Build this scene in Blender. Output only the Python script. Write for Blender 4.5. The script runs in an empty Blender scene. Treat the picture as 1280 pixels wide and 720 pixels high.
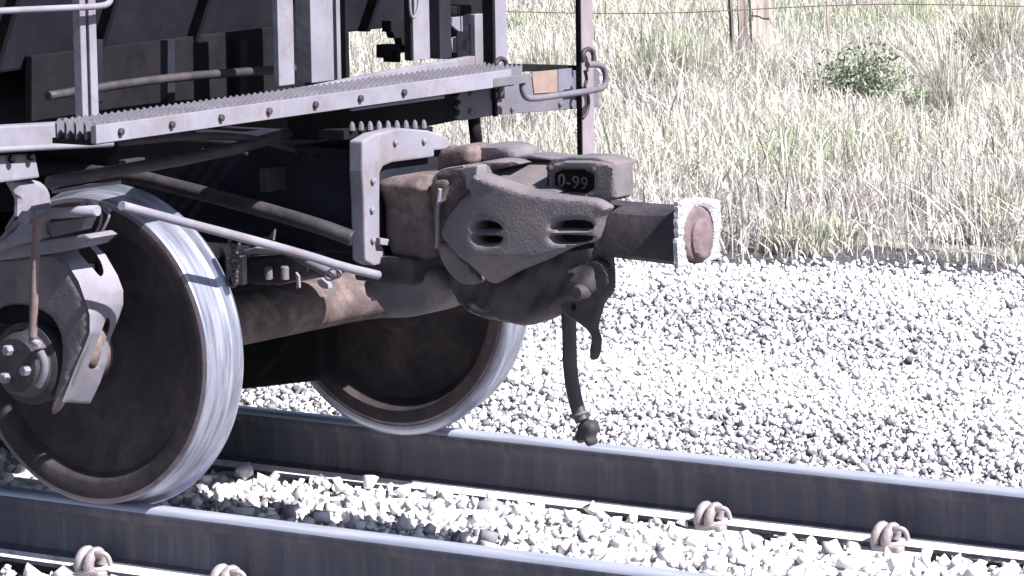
import bpy, bmesh, math, random
import numpy as np
from mathutils import Vector, Matrix
from mathutils.geometry import delaunay_2d_cdt

random.seed(7); rng = np.random.default_rng(7)
SC = bpy.context.scene
COL = SC.collection
R = math.radians

# ------------------------------------------------------------------ camera
CAM = np.array([7.67, -8.90, 2.245]); YAW, PIT, ROLL, FPX = R(-34.82), R(7.93), R(-.87), 5000.0
Fw = np.array([math.sin(YAW)*math.cos(PIT), math.cos(YAW)*math.cos(PIT), -math.sin(PIT)])
Rt0 = np.cross(Fw, [0, 0, 1]); Rt0 /= np.linalg.norm(Rt0); Up0 = np.cross(Rt0, Fw)
Rt = Rt0*math.cos(ROLL)+Up0*math.sin(ROLL); Up = -Rt0*math.sin(ROLL)+Up0*math.cos(ROLL)
cd = bpy.data.cameras.new('camera'); cam = bpy.data.objects.new('camera', cd); COL.objects.link(cam)
cd.sensor_width = 36; cd.lens = FPX/1280*36; cd.clip_start = .1; cd.clip_end = 2000
cam.matrix_world = Matrix(((Rt[0], Up[0], -Fw[0], CAM[0]), (Rt[1], Up[1], -Fw[1], CAM[1]), (Rt[2], Up[2], -Fw[2], CAM[2]), (0, 0, 0, 1)))
SC.camera = cam

# ------------------------------------------------------------------ light
SUN_EL, SUN_AZ = 46, -2          # azimuth counted from +X towards +Y
w = bpy.data.worlds.new("World"); SC.world = w; w.use_nodes = True
nt = w.node_tree; bg = nt.nodes['Background']; sky = nt.nodes.new('ShaderNodeTexSky')
sky.sky_type = 'NISHITA'; sky.sun_disc = False; sky.sun_elevation = R(SUN_EL); sky.sun_rotation = R(90-SUN_AZ)
nt.links.new(sky.outputs[0], bg.inputs[0]); bg.inputs[1].default_value = .05
sl = bpy.data.lights.new('sun', 'SUN'); sl.energy = 5; sl.angle = R(.5); sl.color = (1, .96, .93)
so = bpy.data.objects.new('sun', sl); COL.objects.link(so)
sd = Vector((math.cos(R(SUN_EL))*math.cos(R(SUN_AZ)), math.cos(R(SUN_EL))*math.sin(R(SUN_AZ)), math.sin(R(SUN_EL))))
so.rotation_euler = sd.to_track_quat('Z', 'Y').to_euler(); so.location = sd*30
SC.view_settings.view_transform = 'Standard'; SC.view_settings.look = 'None'
SC.view_settings.exposure = 1.6; SC.view_settings.gamma = 1

# ------------------------------------------------------------------ helpers
def at(px, py, X=None, Y=None, Z=None):
    """point of the world seen at photo pixel (px,py) on a plane X=, Y= or Z="""
    px = np.asarray(px, float); py = np.asarray(py, float)
    d = Fw*FPX+np.multiply.outer(px-640, Rt)-np.multiply.outer(py-360, Up)
    k = 0 if X is not None else (1 if Y is not None else 2)
    v = X if X is not None else (Y if Y is not None else Z)
    t = (np.asarray(v, float)-CAM[k])/d[..., k]
    return CAM+t[..., None]*d
def proj(P):
    d = np.asarray(P, float)-CAM; w_ = d@Fw
    return 640+FPX*(d@Rt)/w_, 360-FPX*(d@Up)/w_, w_

MATS = {}
def mat(name, c1, c2=None, scale=20, rough=.7, metal=0, bump=.3, bscale=None, stretch=None, c3=None, c3scale=6, c3amt=.5, spec=.5, detail=5, dist=.004):
    m = bpy.data.materials.new(name); m.use_nodes = True; n = m.node_tree.nodes; L = m.node_tree.links
    b = n['Principled BSDF']; tc = n.new('ShaderNodeTexCoord'); mp = n.new('ShaderNodeMapping')
    L.new(tc.outputs['Object'], mp.inputs[0])
    if stretch: mp.inputs['Scale'].default_value = stretch
    no = n.new('ShaderNodeTexNoise'); no.inputs['Scale'].default_value = scale; no.inputs['Detail'].default_value = detail; no.inputs['Roughness'].default_value = .65
    L.new(mp.outputs[0], no.inputs[0])
    cr = n.new('ShaderNodeValToRGB'); cr.color_ramp.elements[0].position = .33; cr.color_ramp.elements[1].position = .67
    cr.color_ramp.elements[0].color = (*c1, 1); cr.color_ramp.elements[1].color = (*(c2 or c1), 1)
    L.new(no.outputs[0], cr.inputs[0]); out = cr.outputs[0]
    if c3:
        n3 = n.new('ShaderNodeTexNoise'); n3.inputs['Scale'].default_value = c3scale; n3.inputs['Detail'].default_value = 6; n3.inputs['Roughness'].default_value = .7
        L.new(mp.outputs[0], n3.inputs[0])
        r3 = n.new('ShaderNodeValToRGB'); r3.color_ramp.elements[0].position = .5-.1*c3amt; r3.color_ramp.elements[1].position = .75-.2*c3amt
        L.new(n3.outputs[0], r3.inputs[0]); mx = n.new('ShaderNodeMixRGB'); L.new(r3.outputs[0], mx.inputs[0]); L.new(out, mx.inputs[1]); mx.inputs[2].default_value = (*c3, 1); out = mx.outputs[0]
    L.new(out, b.inputs['Base Color']); b.inputs['Roughness'].default_value = rough; b.inputs['Metallic'].default_value = metal
    b.inputs['Specular IOR Level'].default_value = spec
    if bump:
        nb = n.new('ShaderNodeTexNoise'); nb.inputs['Scale'].default_value = bscale or scale*3; nb.inputs['Detail'].default_value = 6
        L.new(mp.outputs[0], nb.inputs[0]); bp = n.new('ShaderNodeBump'); bp.inputs['Strength'].default_value = bump; bp.inputs['Distance'].default_value = dist
        L.new(nb.outputs[0], bp.inputs['Height']); L.new(bp.outputs[0], b.inputs['Normal'])
    MATS[name] = m
    return m

M = {
 'grey': mat('dusty_grey_paint', (.08, .078, .10), (.12, .116, .145), 6, .75, bump=.35, c3=(.09, .07, .07), c3scale=10, c3amt=0, spec=.3),
 'lightgrey': mat('pale_grey_paint', (.135, .13, .165), (.19, .185, .23), 5, .7, bump=.35, c3=(.13, .10, .10), c3scale=9, c3amt=-.1, spec=.3),
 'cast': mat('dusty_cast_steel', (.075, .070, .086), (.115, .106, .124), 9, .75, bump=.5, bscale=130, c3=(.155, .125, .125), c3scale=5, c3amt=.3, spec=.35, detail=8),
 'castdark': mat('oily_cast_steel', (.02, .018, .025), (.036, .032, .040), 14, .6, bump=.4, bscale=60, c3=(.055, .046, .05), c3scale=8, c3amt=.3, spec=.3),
 'rust': mat('brown_rusty_steel', (.05, .036, .038), (.085, .063, .066), 14, .85, bump=.5, bscale=70, c3=(.17, .125, .12), c3scale=11, c3amt=.3),
 'pinkrust': mat('pink_brown_rust', (.085, .058, .064), (.125, .09, .10), 18, .8, bump=.35, c3=(.16, .12, .13), c3scale=20, c3amt=.3),
 'dark': mat('black_paint_and_shade', (.004, .004, .006), (.008, .008, .011), 8, .8, c3=(.012, .011, .014), c3scale=5, c3amt=.2, spec=.12),  # black paint; also painted shade on post sides, slots and frame openings
 'navy': mat('dark_slate_paint', (.008, .008, .015), (.014, .015, .024), 5, .8, c3=(.02, .02, .026), c3scale=3, c3amt=.2, spec=.15),
 'wheel': mat('greasy_wheel_plate', (.017, .015, .020), (.03, .026, .032), 9, .75, bump=.4, c3=(.06, .046, .05), c3scale=5, c3amt=.3, spec=.25),
 'rim': mat('wheel_rim_side', (.13, .10, .125), (.18, .145, .175), 20, .5, .4, c3=(.08, .055, .065), c3scale=15, c3amt=.2),
 'broken': mat('fresh_broken_steel', (.27, .26, .31), (.46, .45, .50), 60, .6, .1, bump=1, bscale=130, c3=(.06, .05, .07), c3scale=30, c3amt=-.25, dist=.01),
 'hose': mat('rubber_hose', (.02, .02, .028), (.035, .035, .045), 20, .5, bump=.2),
 'rail': mat('rail_side_steel', (.034, .037, .058), (.062, .062, .086), 3, .75, bump=.4, bscale=60, stretch=(1.6, 1, .12), c3=(.095, .087, .098), c3scale=9, c3amt=.3),
 'railfoot': mat('dust_covered_foot', (.50, .49, .54), (.64, .62, .66), 12, .85, c3=(.25, .22, .22), c3scale=25, c3amt=.1),
 'railtop': mat('worn_rail_head', (.26, .28, .36), (.38, .40, .50), 30, .45, .35, bump=.15, stretch=(.1, 1, 1)),
 'clip': mat('galvanised_clip', (.17, .15, .165), (.33, .31, .33), 40, .6, .1, c3=(.16, .11, .10), c3scale=40, c3amt=.3),
 'concrete': mat('concrete', (.38, .37, .38), (.5, .49, .5), 30, .9, bump=.5),
 'ballastbase': mat('ballast_bed', (.03, .028, .034), (.09, .085, .10), 45, .95, bump=1, bscale=60, dist=.02),  # kept dark to paint the shade in gaps between stones
 'soil': mat('dry_soil', (.15, .14, .13), (.28, .26, .24), 2.5, .95, bump=.6, bscale=20),
 'wood': mat('weathered_post_wood', (.16, .14, .13), (.40, .35, .33), 25, .95, bump=.8, bscale=60, stretch=(1, 1, .06), dist=.01),
 'bark': mat('dark_split_wood', (.05, .04, .04), (.34, .28, .27), 30, .95, bump=.9, bscale=60, stretch=(1, 1, .05), dist=.015),
 'wire': mat('rusty_wire', (.08, .06, .05), (.12, .09, .08), 30, .8, bump=0),
 'label': mat('faded_orange_label', (.17, .115, .10), (.20, .15, .14), 22, .7, bump=.1, c3=(.20, .155, .11), c3scale=18, c3amt=.3),
 'labelgrey': mat('grey_label', (.10, .10, .14), (.12, .12, .16), 20, .7, bump=.1),
 'cloth': mat('pale_wrap', (.62, .50, .46), (.75, .63, .58), 25, .9, bump=.6),
 'polished': mat('polished_pin', (.5, .5, .55), (.6, .6, .65), 30, .3, .9, bump=0),
}
# running tread: shiny steel with streaks round the wheel
def tread_mat():
    m = bpy.data.materials.new('shiny_wheel_tread'); m.use_nodes = True; n = m.node_tree.nodes; L = m.node_tree.links; b = n['Principled BSDF']
    tc = n.new('ShaderNodeTexCoord'); mp = n.new('ShaderNodeMapping'); mp.inputs['Scale'].default_value = (3.5, 48, 3.5); L.new(tc.outputs['Object'], mp.inputs[0])
    no = n.new('ShaderNodeTexNoise'); no.inputs['Scale'].default_value = 1.3; no.inputs['Detail'].default_value = 7; no.inputs['Roughness'].default_value = .6; L.new(mp.outputs[0], no.inputs[0])
    cr = n.new('ShaderNodeValToRGB'); cr.color_ramp.elements[0].position = .38; cr.color_ramp.elements[1].position = .6
    cr.color_ramp.elements[0].color = (.17, .185, .26, 1); cr.color_ramp.elements[1].color = (.36, .375, .45, 1); L.new(no.outputs[0], cr.inputs[0])
    L.new(cr.outputs[0], b.inputs['Base Color']); b.inputs['Metallic'].default_value = .6; b.inputs['Roughness'].default_value = .36
    bp = n.new('ShaderNodeBump'); bp.inputs['Strength'].default_value = .25; bp.inputs['Distance'].default_value = .002; L.new(no.outputs[0], bp.inputs['Height']); L.new(bp.outputs[0], b.inputs['Normal'])
    return m
M['tread'] = tread_mat()
def attr_mat(name, ramp, rough=.8, transl=0, nscale=.35, namt=.35, ncol=None):
    """colour from the per-piece attribute 'tint' (0..1), mixed with a wide noise for patches"""
    m = bpy.data.materials.new(name); m.use_nodes = True; n = m.node_tree.nodes; L = m.node_tree.links; b = n['Principled BSDF']
    a = n.new('ShaderNodeAttribute'); a.attribute_name = 'tint'
    cr = n.new('ShaderNodeValToRGB'); e = cr.color_ramp.elements
    e[0].position = ramp[0][0]; e[0].color = (*ramp[0][1], 1); e[1].position = ramp[-1][0]; e[1].color = (*ramp[-1][1], 1)
    for p_, c_ in ramp[1:-1]: q = e.new(p_); q.color = (*c_, 1)
    L.new(a.outputs['Fac'], cr.inputs[0]); L.new(cr.outputs[0], b.inputs['Base Color']); b.inputs['Roughness'].default_value = rough
    b.inputs['Specular IOR Level'].default_value = .2
    if transl:
        t = n.new('ShaderNodeBsdfTranslucent'); L.new(cr.outputs[0], t.inputs[0]); mx = n.new('ShaderNodeMixShader'); mx.inputs[0].default_value = transl
        L.new(b.outputs[0], mx.inputs[1]); L.new(t.outputs[0], mx.inputs[2]); L.new(mx.outputs[0], n['Material Output'].inputs[0])
    return m
M['stone'] = attr_mat('ballast_stone', [(0, (.10, .10, .125)), (.12, (.28, .27, .31)), (.4, (.50, .49, .52)), (1, (.70, .69, .70))], .85)
M['leaf'] = attr_mat('grey_green_leaf', [(0, (.05, .065, .045)), (.5, (.17, .21, .145)), (1, (.42, .45, .36))], .7, .25)
M['grass'] = attr_mat('dry_grass_blade', [(0, (.12, .11, .12)), (.1, (.34, .31, .30)), (.45, (.52, .50, .47)), (.62, (.60, .58, .53)), (.75, (.36, .39, .27)), (.9, (.19, .25, .18)), (1, (.11, .15, .12))], .7, .3)

def mesh_np(name, V, F, m=None, smooth=False, parent=None, tint=None):
    """V (n,3), F list/array of polygons (all same length if array)"""
    me = bpy.data.meshes.new(name)
    V = np.asarray(V, np.float32)
    if isinstance(F, np.ndarray):
        k = F.shape[1]; me.vertices.add(len(V)); me.vertices.foreach_set('co', V.ravel()); me.loops.add(F.size); me.loops.foreach_set('vertex_index', F.astype(np.int32).ravel())
        me.polygons.add(len(F)); me.polygons.foreach_set('loop_start', np.arange(len(F), dtype=np.int32)*k); me.polygons.foreach_set('loop_total', np.full(len(F), k, np.int32)); me.update(calc_edges=True)
    else:
        me.from_pydata([tuple(map(float, v)) for v in V], [], F); me.update()
    if smooth:
        me.polygons.foreach_set('use_smooth', np.ones(len(me.polygons), bool))
    if tint is not None:
        a = me.attributes.new('tint', 'FLOAT', 'POINT'); a.data.foreach_set('value', np.asarray(tint, np.float32))
    if m: me.materials.append(m)
    o = bpy.data.objects.new(name, me); COL.objects.link(o)
    if parent is not None: adopt(o, parent)
    return o
def adopt(o, parent):
    """parent without moving: mesh coordinates are given in the world"""
    root = parent
    o.parent = parent
    wl = Vector((0, 0, 0)); q = parent
    while q: wl += q.location; q = q.parent
    o.location = -wl if False else Vector((0, 0, 0))
    if o.type == 'MESH':
        o.data.transform(Matrix.Translation(-wl))
def thing(name, label, cat, loc, group=None):
    o = bpy.data.objects.new(name, None); COL.objects.link(o); o.location = loc; o.empty_display_size = .2
    o['label'] = label; o['category'] = cat
    if group: o['group'] = group
    return o
def tag(o, label=None, cat=None, group=None, kind=None):
    for k_, v_ in (('label', label), ('category', cat), ('group', group), ('kind', kind)):
        if v_: o[k_] = v_
    return o
def fixn(o):
    bm = bmesh.new(); bm.from_mesh(o.data); bmesh.ops.recalc_face_normals(bm, faces=bm.faces); bm.to_mesh(o.data); bm.free(); return o
def bevel(o, wd, seg=2, ang=35):
    bm = bmesh.new(); bm.from_mesh(o.data); bmesh.ops.recalc_face_normals(bm, faces=bm.faces)
    es = [e for e in bm.edges if len(e.link_faces) == 2 and e.calc_face_angle(0) > R(ang)]
    if es: bmesh.ops.bevel(bm, geom=es, offset=wd, segments=seg, affect='EDGES', profile=.6)
    bm.to_mesh(o.data); bm.free(); return o
def box(name, x0, x1, y0, y1, z0, z1, m, parent=None, bv=.004):
    V = [(x, y, z) for x in (x0, x1) for y in (y0, y1) for z in (z0, z1)]
    F = [(0, 1, 3, 2), (4, 6, 7, 5), (0, 4, 5, 1), (2, 3, 7, 6), (0, 2, 6, 4), (1, 5, 7, 3)]
    o = mesh_np(name, V, F, m, parent=parent)
    return bevel(o, bv) if bv else fixn(o)
def prism(name, P, ext, m, parent=None, bv=.003):
    """P world polygon (n,3), ext world vector"""
    P = np.asarray(P, float); n_ = len(P); V = np.vstack([P, P+np.asarray(ext)])
    F = [tuple(range(n_)), tuple(range(2*n_-1, n_-1, -1))]+[(i, (i+1) % n_, n_+(i+1) % n_, n_+i) for i in range(n_)]
    o = mesh_np(name, V, F, m, parent=parent)
    return bevel(o, bv, 2, 30) if bv else fixn(o)
def pprism(name, px, ax, val, depth, m, parent=None, bv=.003):
    """polygon outlined on the plane ax=val, extruded away from the viewer's side"""
    px = np.array(px, float); P = at(px[:, 0], px[:, 1], **{ax: val})
    e = {'X': (-depth, 0, 0), 'Y': (0, depth, 0), 'Z': (0, 0, -depth)}[ax]
    return prism(name, P, e, m, parent, bv)
def smooth_path(P, it=2):
    P = np.asarray(P, float)
    for _ in range(it):
        Q = [P[0]]
        for a, b in zip(P[:-1], P[1:]): Q += [a*.75+b*.25, a*.25+b*.75]
        Q.append(P[-1]); P = np.array(Q)
    return P
def tube(name, P, r, m, parent=None, seg=10, sm=2, rr=None, closed=False):
    P = smooth_path(P, sm) if sm else np.asarray(P, float)
    n_ = len(P); rad = np.full(n_, r) if rr is None else np.interp(np.linspace(0, 1, n_), np.linspace(0, 1, len(rr)), rr)
    T = np.gradient(P, axis=0); T /= np.linalg.norm(T, axis=1)[:, None]+1e-12
    nrm = np.cross(T[0], [0, 0, 1.]); 
    if np.linalg.norm(nrm) < .1: nrm = np.cross(T[0], [0, 1., 0])
    V = []; 
    for i in range(n_):
        nrm = nrm-T[i]*(nrm@T[i]); nrm /= np.linalg.norm(nrm); b = np.cross(T[i], nrm)
        for k in range(seg):
            a = 2*math.pi*k/seg; V.append(P[i]+rad[i]*(math.cos(a)*nrm+math.sin(a)*b))
    F = [(i*seg+k, i*seg+(k+1) % seg, (i+1)*seg+(k+1) % seg, (i+1)*seg+k) for i in range(n_-1) for k in range(seg)]
    F += [tuple(range(seg)), tuple(range(n_*seg-1, (n_-1)*seg-1, -1))]
    o = mesh_np(name, V, F, m, parent=parent); fixn(o)
    for p in o.data.polygons: p.use_smooth = len(p.vertices) == 4
    return o
def lathe(name, prof, c, m, axis='Y', seg=96, parent=None, smooth=True, sx=1, sz=1):
    """prof: (along, radius); closed on the axis if radius 0"""
    V = []; n_ = len(prof)
    for a, r in prof:
        for k in range(seg):
            t = 2*math.pi*k/seg; u, v = r*math.cos(t)*sx, r*math.sin(t)*sz
            V.append({'Y': (c[0]+u, c[1]+a, c[2]+v), 'X': (c[0]+a, c[1]+u, c[2]+v), 'Z': (c[0]+u, c[1]+v, c[2]+a)}[axis])
    F = [(i*seg+k, i*seg+(k+1) % seg, (i+1)*seg+(k+1) % seg, (i+1)*seg+k) for i in range(n_-1) for k in range(seg)]
    F += [tuple(range(seg)), tuple(range(n_*seg-1, (n_-1)*seg-1, -1))]
    o = mesh_np(name, V, F, m, parent=parent); fixn(o)
    if smooth:
        sharp_smooth(o, 32)
    return o
def sharp_smooth(o, ang):
    bm = bmesh.new(); bm.from_mesh(o.data)
    for f in bm.faces: f.smooth = True
    for e in bm.edges:
        if len(e.link_faces) == 2 and e.calc_face_angle(0) > R(ang): e.smooth = False
    bm.to_mesh(o.data); bm.free()

def inpoly(x, y, poly):
    ins = np.zeros(len(x), bool); n_ = len(poly); j = n_-1
    for i in range(n_):
        xi, yi = poly[i]; xj, yj = poly[j]
        c = ((yi > y) != (yj > y)); 
        with np.errstate(divide='ignore', invalid='ignore'): xx = (xj-xi)*(y-yi)/(yj-yi+1e-12)+xi
        ins ^= c & (x < xx); j = i
    return ins
def resample(poly, step):
    out = []; P = np.array(poly, float)
    for a, b in zip(P, np.roll(P, -1, 0)):
        k = max(1, int(round(np.linalg.norm(b-a)/step)))
        out += [a+(b-a)*i/k for i in range(k)]
    return np.array(out)
def cround(poly, it=1):
    P = np.array(poly, float)
    for _ in range(it):
        Q = []
        for a, b in zip(P, np.roll(P, -1, 0)): Q += [a*.78+b*.22, a*.22+b*.78]
        P = np.array(Q)
    return P
def cast(name, poly, holes, ax, val, thick, m, parent=None, rnd=.02, step=5, rel=None, soft=1, back=False):
    """a cast piece: outline with holes on a plane, rounded rim, gentle relief rel(px,py)->metres towards the viewer"""
    poly = cround(poly, soft) if soft else np.array(poly, float)
    loops = [resample(poly, step)]+[resample(cround(h, 1), step*.6) for h in holes]
    B = np.vstack(loops); E = []; k = 0
    for l in loops:
        E += [(k+i, k+(i+1) % len(l)) for i in range(len(l))]; k += len(l)
    x0, y0 = B.min(0); x1, y1 = B.max(0)
    gx, gy = np.meshgrid(np.arange(x0, x1, step), np.arange(y0, y1, step*.87)); gx = gx+((np.arange(gx.shape[0]) % 2)*step*.5)[:, None]
    gx, gy = gx.ravel(), gy.ravel()
    def inside(x, y):
        q = inpoly(x, y, loops[0])
        for h in loops[1:]: q &= ~inpoly(x, y, h)
        return q
    def dist(x, y):
        d = np.full(len(x), 1e9)
        for l in loops:
            A = l; Bb = np.roll(l, -1, 0); ab = Bb-A
            t = np.clip(((x[:, None]-A[None, :, 0])*ab[:, 0]+(y[:, None]-A[None, :, 1])*ab[:, 1])/((ab**2).sum(1)+1e-12), 0, 1)
            d = np.minimum(d, np.hypot(A[:, 0]+t*ab[:, 0]-x[:, None], A[:, 1]+t*ab[:, 1]-y[:, None]).min(1))
        return d
    q = inside(gx, gy); gx, gy = gx[q], gy[q]; q = dist(gx, gy) > step*.45; gx, gy = gx[q], gy[q]
    pts = np.vstack([B, np.stack([gx, gy], 1)])
    r_ = delaunay_2d_cdt([Vector(p) for p in pts], E, [], 0, 1e-4)
    P2 = np.array([tuple(v) for v in r_[0]]); Fc = [f for f in r_[2] if len(f) == 3]
    cen = np.array([P2[list(f)].mean(0) for f in Fc]); ok = inside(cen[:, 0], cen[:, 1]); Fc = [f for f, o_ in zip(Fc, ok) if o_]
    d = dist(P2[:, 0], P2[:, 1])/420.
    off = np.where(d < rnd, rnd-np.sqrt(np.maximum(rnd**2-(rnd-d)**2, 0)), 0)
    rv = rel(P2[:, 0], P2[:, 1]) if rel else 0*off
    v = val(P2[:, 0], P2[:, 1]) if callable(val) else np.full(len(P2), float(val))
    # away from viewer: -X or +Y
    s = -1 if ax == 'X' else 1; k = 0 if ax == 'X' else 1
    Fr = at(P2[:, 0], P2[:, 1], **{ax: v}).copy(); Bk = Fr.copy()
    Fr[:, k] += s*(off-rv); Bk[:, k] += s*(thick-off*.6)
    n_ = len(P2); V = np.vstack([Fr, Bk])
    ed = {}
    for f in Fc:
        for a, b in ((f[0], f[1]), (f[1], f[2]), (f[2], f[0])):
            ed[(a, b)] = 1
    F = [tuple(f) for f in Fc]+[tuple(n_+i for i in reversed(f)) for f in Fc]
    for (a, b) in ed:
        if (b, a) not in ed: F.append((a, n_+a, n_+b, b))
    o = mesh_np(name, V, F, m, parent=parent); fixn(o); sharp_smooth(o, 42)
    return o

# ------------------------------------------------------------------ ground
def surf(x, y):
    """height of the ballast surface"""
    return (-.222+.012*np.sin(x*1.7+y*.9)+.012*np.sin(y*2.3-x*.6)
            + np.where((y > 1.62), .02*np.sin((y-1.6)*1.1), 0))
def sheet(name, x0, x1, y0, y1, z, m, nx=2, ny=2, zf=None):
    X, Y = np.meshgrid(np.linspace(x0, x1, nx), np.linspace(y0, y1, ny)); Z = np.full(X.shape, z) if zf is None else zf(X, Y)
    V = np.stack([X.ravel(), Y.ravel(), Z.ravel()], 1); i = np.arange((ny-1)*nx).reshape(ny-1, nx)[:, :-1].ravel()
    return mesh_np(name, V, np.stack([i, i+1, i+nx+1, i+nx], 1), m)
tag(sheet('ground', -400, 300, -200, 600, -.30, M['soil']), kind='structure')
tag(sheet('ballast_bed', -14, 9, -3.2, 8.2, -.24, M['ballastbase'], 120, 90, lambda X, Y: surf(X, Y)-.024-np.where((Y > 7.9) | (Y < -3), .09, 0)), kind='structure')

# rails
def rail(y, label):
    half = [(0, 0), (.026, -.0015), (.0335, -.006), (.0375, -.015), (.0375, -.036), (.030, -.043), (.0125, -.053), (.0085, -.075), (.0085, -.125), (.013, -.148), (.04, -.160), (.076, -.172), (.076, -.183), (0, -.184)]
    half = [(a, b*1.13) for a, b in half]
    prof = half+[(-a, b) for a, b in half[-2:0:-1]]
    xs = np.concatenate([[-60, -20], np.arange(-8, 5, .25), [12, 40]]); n_ = len(prof)
    V = [(x, y+a, b) for x in xs for a, b in prof]
    F = []; mi = []
    for i in range(len(xs)-1):
        for k in range(n_):
            k2 = (k+1) % n_; F.append((i*n_+k, i*n_+k2, (i+1)*n_+k2, (i+1)*n_+k)); mi.append(1 if k in (0, n_-1, 1, n_-2, 2, n_-3) else (2 if k in (10, n_-11) else 0))
    F += [tuple(range(n_)), tuple(range(len(V)-1, len(V)-n_-1, -1))]; mi += [0, 0]
    o = mesh_np('rail', V, F, M['rail']); o.data.materials.append(M['railtop']); o.data.materials.append(M['railfoot'])
    for p, q in zip(o.data.polygons, mi): p.material_index = q
    fixn(o); sharp_smooth(o, 50)
    tag(o, label, 'rail', 'running rails of the track')
    return o
RY = (0.0, 1.508)
rail(RY[0], 'steel rail nearest the camera, running under the near wheel along the bottom')
rail(RY[1], 'steel rail on the far side of the track, under the far wheel')

# sleepers + clips
def c_clip(x, y, side, label):
    t = thing('rail_clip', label, 'rail clip', (x, y, -.20), 'clips holding the rail foot')
    # cast shoulder and two looped bands over the rail foot
    s = side
    box('shoulder', x-.045, x+.05, min(y+s*.082, y+s*.125), max(y+s*.082, y+s*.125), -.235, -.190, M['clip'], t, .008)
    for dx in (-.036, .0):
        a = np.linspace(R(-60), R(200), 12)
        P = [(x+dx+.006*math.sin(q), y+s*(.082)+s*.030*math.cos(q), -.172+.032*math.sin(q)) for q in a]
        P2 = np.array(P)
        tube('band', P2, .0165, M['clip'], t, 10, 1)
    tube('hook', [(x+.006, y+s*.10, -.144), (x+.035, y+s*.098, -.136), (x+.052, y+s*.085, -.144), (x+.058, y+s*.08, -.175)], .008, M['clip'], t, 8, 2)
    return t
def sleeper(x, label):
    o = box('sleeper', x-.12, x+.12, -.55, 2.05, -.42, -.2095, M['concrete'], None, .012)
    tag(o, label, 'sleeper', 'concrete sleepers buried in the ballast'); return o
clips = [(.02, 0, -1, 'looped pale clip on the near rail foot at bottom left'),
         (.53, 0, -1, 'looped pale clip on the near rail foot, right of the first at bottom'),
         (1.235, 1, -1, 'looped rusty pink clip on the far rail foot, nearer the hose'),
         (1.86, 1, -1, 'looped rusty pink clip on the far rail foot, furthest to the right')]
for x, r_, s, lb in clips: c_clip(x, RY[r_], s, lb)
for i, x in enumerate((-1.2, -.6, .02, .56, 1.235, 1.86, 2.5)):
    sleeper(x, 'concrete sleeper mostly buried in white ballast, %s' % ('far left under the car', 'left of the near wheel', 'below the near wheel', 'just right of the near wheel', 'under the clip nearest the hose', 'under the rightmost clip', 'beyond the right edge of the view')[i])

# ------------------------------------------------------------------ ballast stones
phi = (1+5**.5)/2
ICO = np.array([(-1, phi, 0), (1, phi, 0), (-1, -phi, 0), (1, -phi, 0), (0, -1, phi), (0, 1, phi), (0, -1, -phi), (0, 1, -phi), (phi, 0, -1), (phi, 0, 1), (-phi, 0, -1), (-phi, 0, 1)])/np.sqrt(1+phi**2)
ICF = np.array([(0, 11, 5), (0, 5, 1), (0, 1, 7), (0, 7, 10), (0, 10, 11), (1, 5, 9), (5, 11, 4), (11, 10, 2), (10, 7, 6), (7, 1, 8), (3, 9, 4), (3, 4, 2), (3, 2, 6), (3, 6, 8), (3, 8, 9), (4, 9, 5), (2, 4, 11), (6, 2, 10), (8, 6, 7), (9, 8, 1)])
CUB = np.array([(x, y, z) for x in (-.62, .62) for y in (-.62, .62) for z in (-.62, .62)])
CUF = np.array([(0, 1, 3), (0, 3, 2), (4, 6, 7), (4, 7, 5), (0, 4, 5), (0, 5, 1), (2, 3, 7), (2, 7, 6), (0, 2, 6), (0, 6, 4), (1, 5, 7), (1, 7, 3)])
def rand_rot(n):
    q = rng.normal(size=(n, 4)); q /= np.linalg.norm(q, axis=1)[:, None]; w_, x, y, z = q.T
    return np.stack([np.stack([1-2*(y*y+z*z), 2*(x*y-z*w_), 2*(x*z+y*w_)], 1), np.stack([2*(x*y+z*w_), 1-2*(x*x+z*z), 2*(y*z-x*w_)], 1), np.stack([2*(x*z-y*w_), 2*(y*z+x*w_), 1-2*(x*x+y*y)], 1)], 1)
def pnoise(x, y, s, seed=0):
    r2 = np.random.default_rng(seed); v = 0
    for k in range(6):
        a = r2.uniform(0, 6.28); f = s*r2.uniform(.6, 1.6); v = v+np.sin((x*math.cos(a)+y*math.sin(a))*f+r2.uniform(0, 6.28))
    return v/6*1.6
def edge(x): return 7.32+.29*(x+.85)+.10*np.sin(x*3.1)+.06*np.sin(x*7.3)
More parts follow.
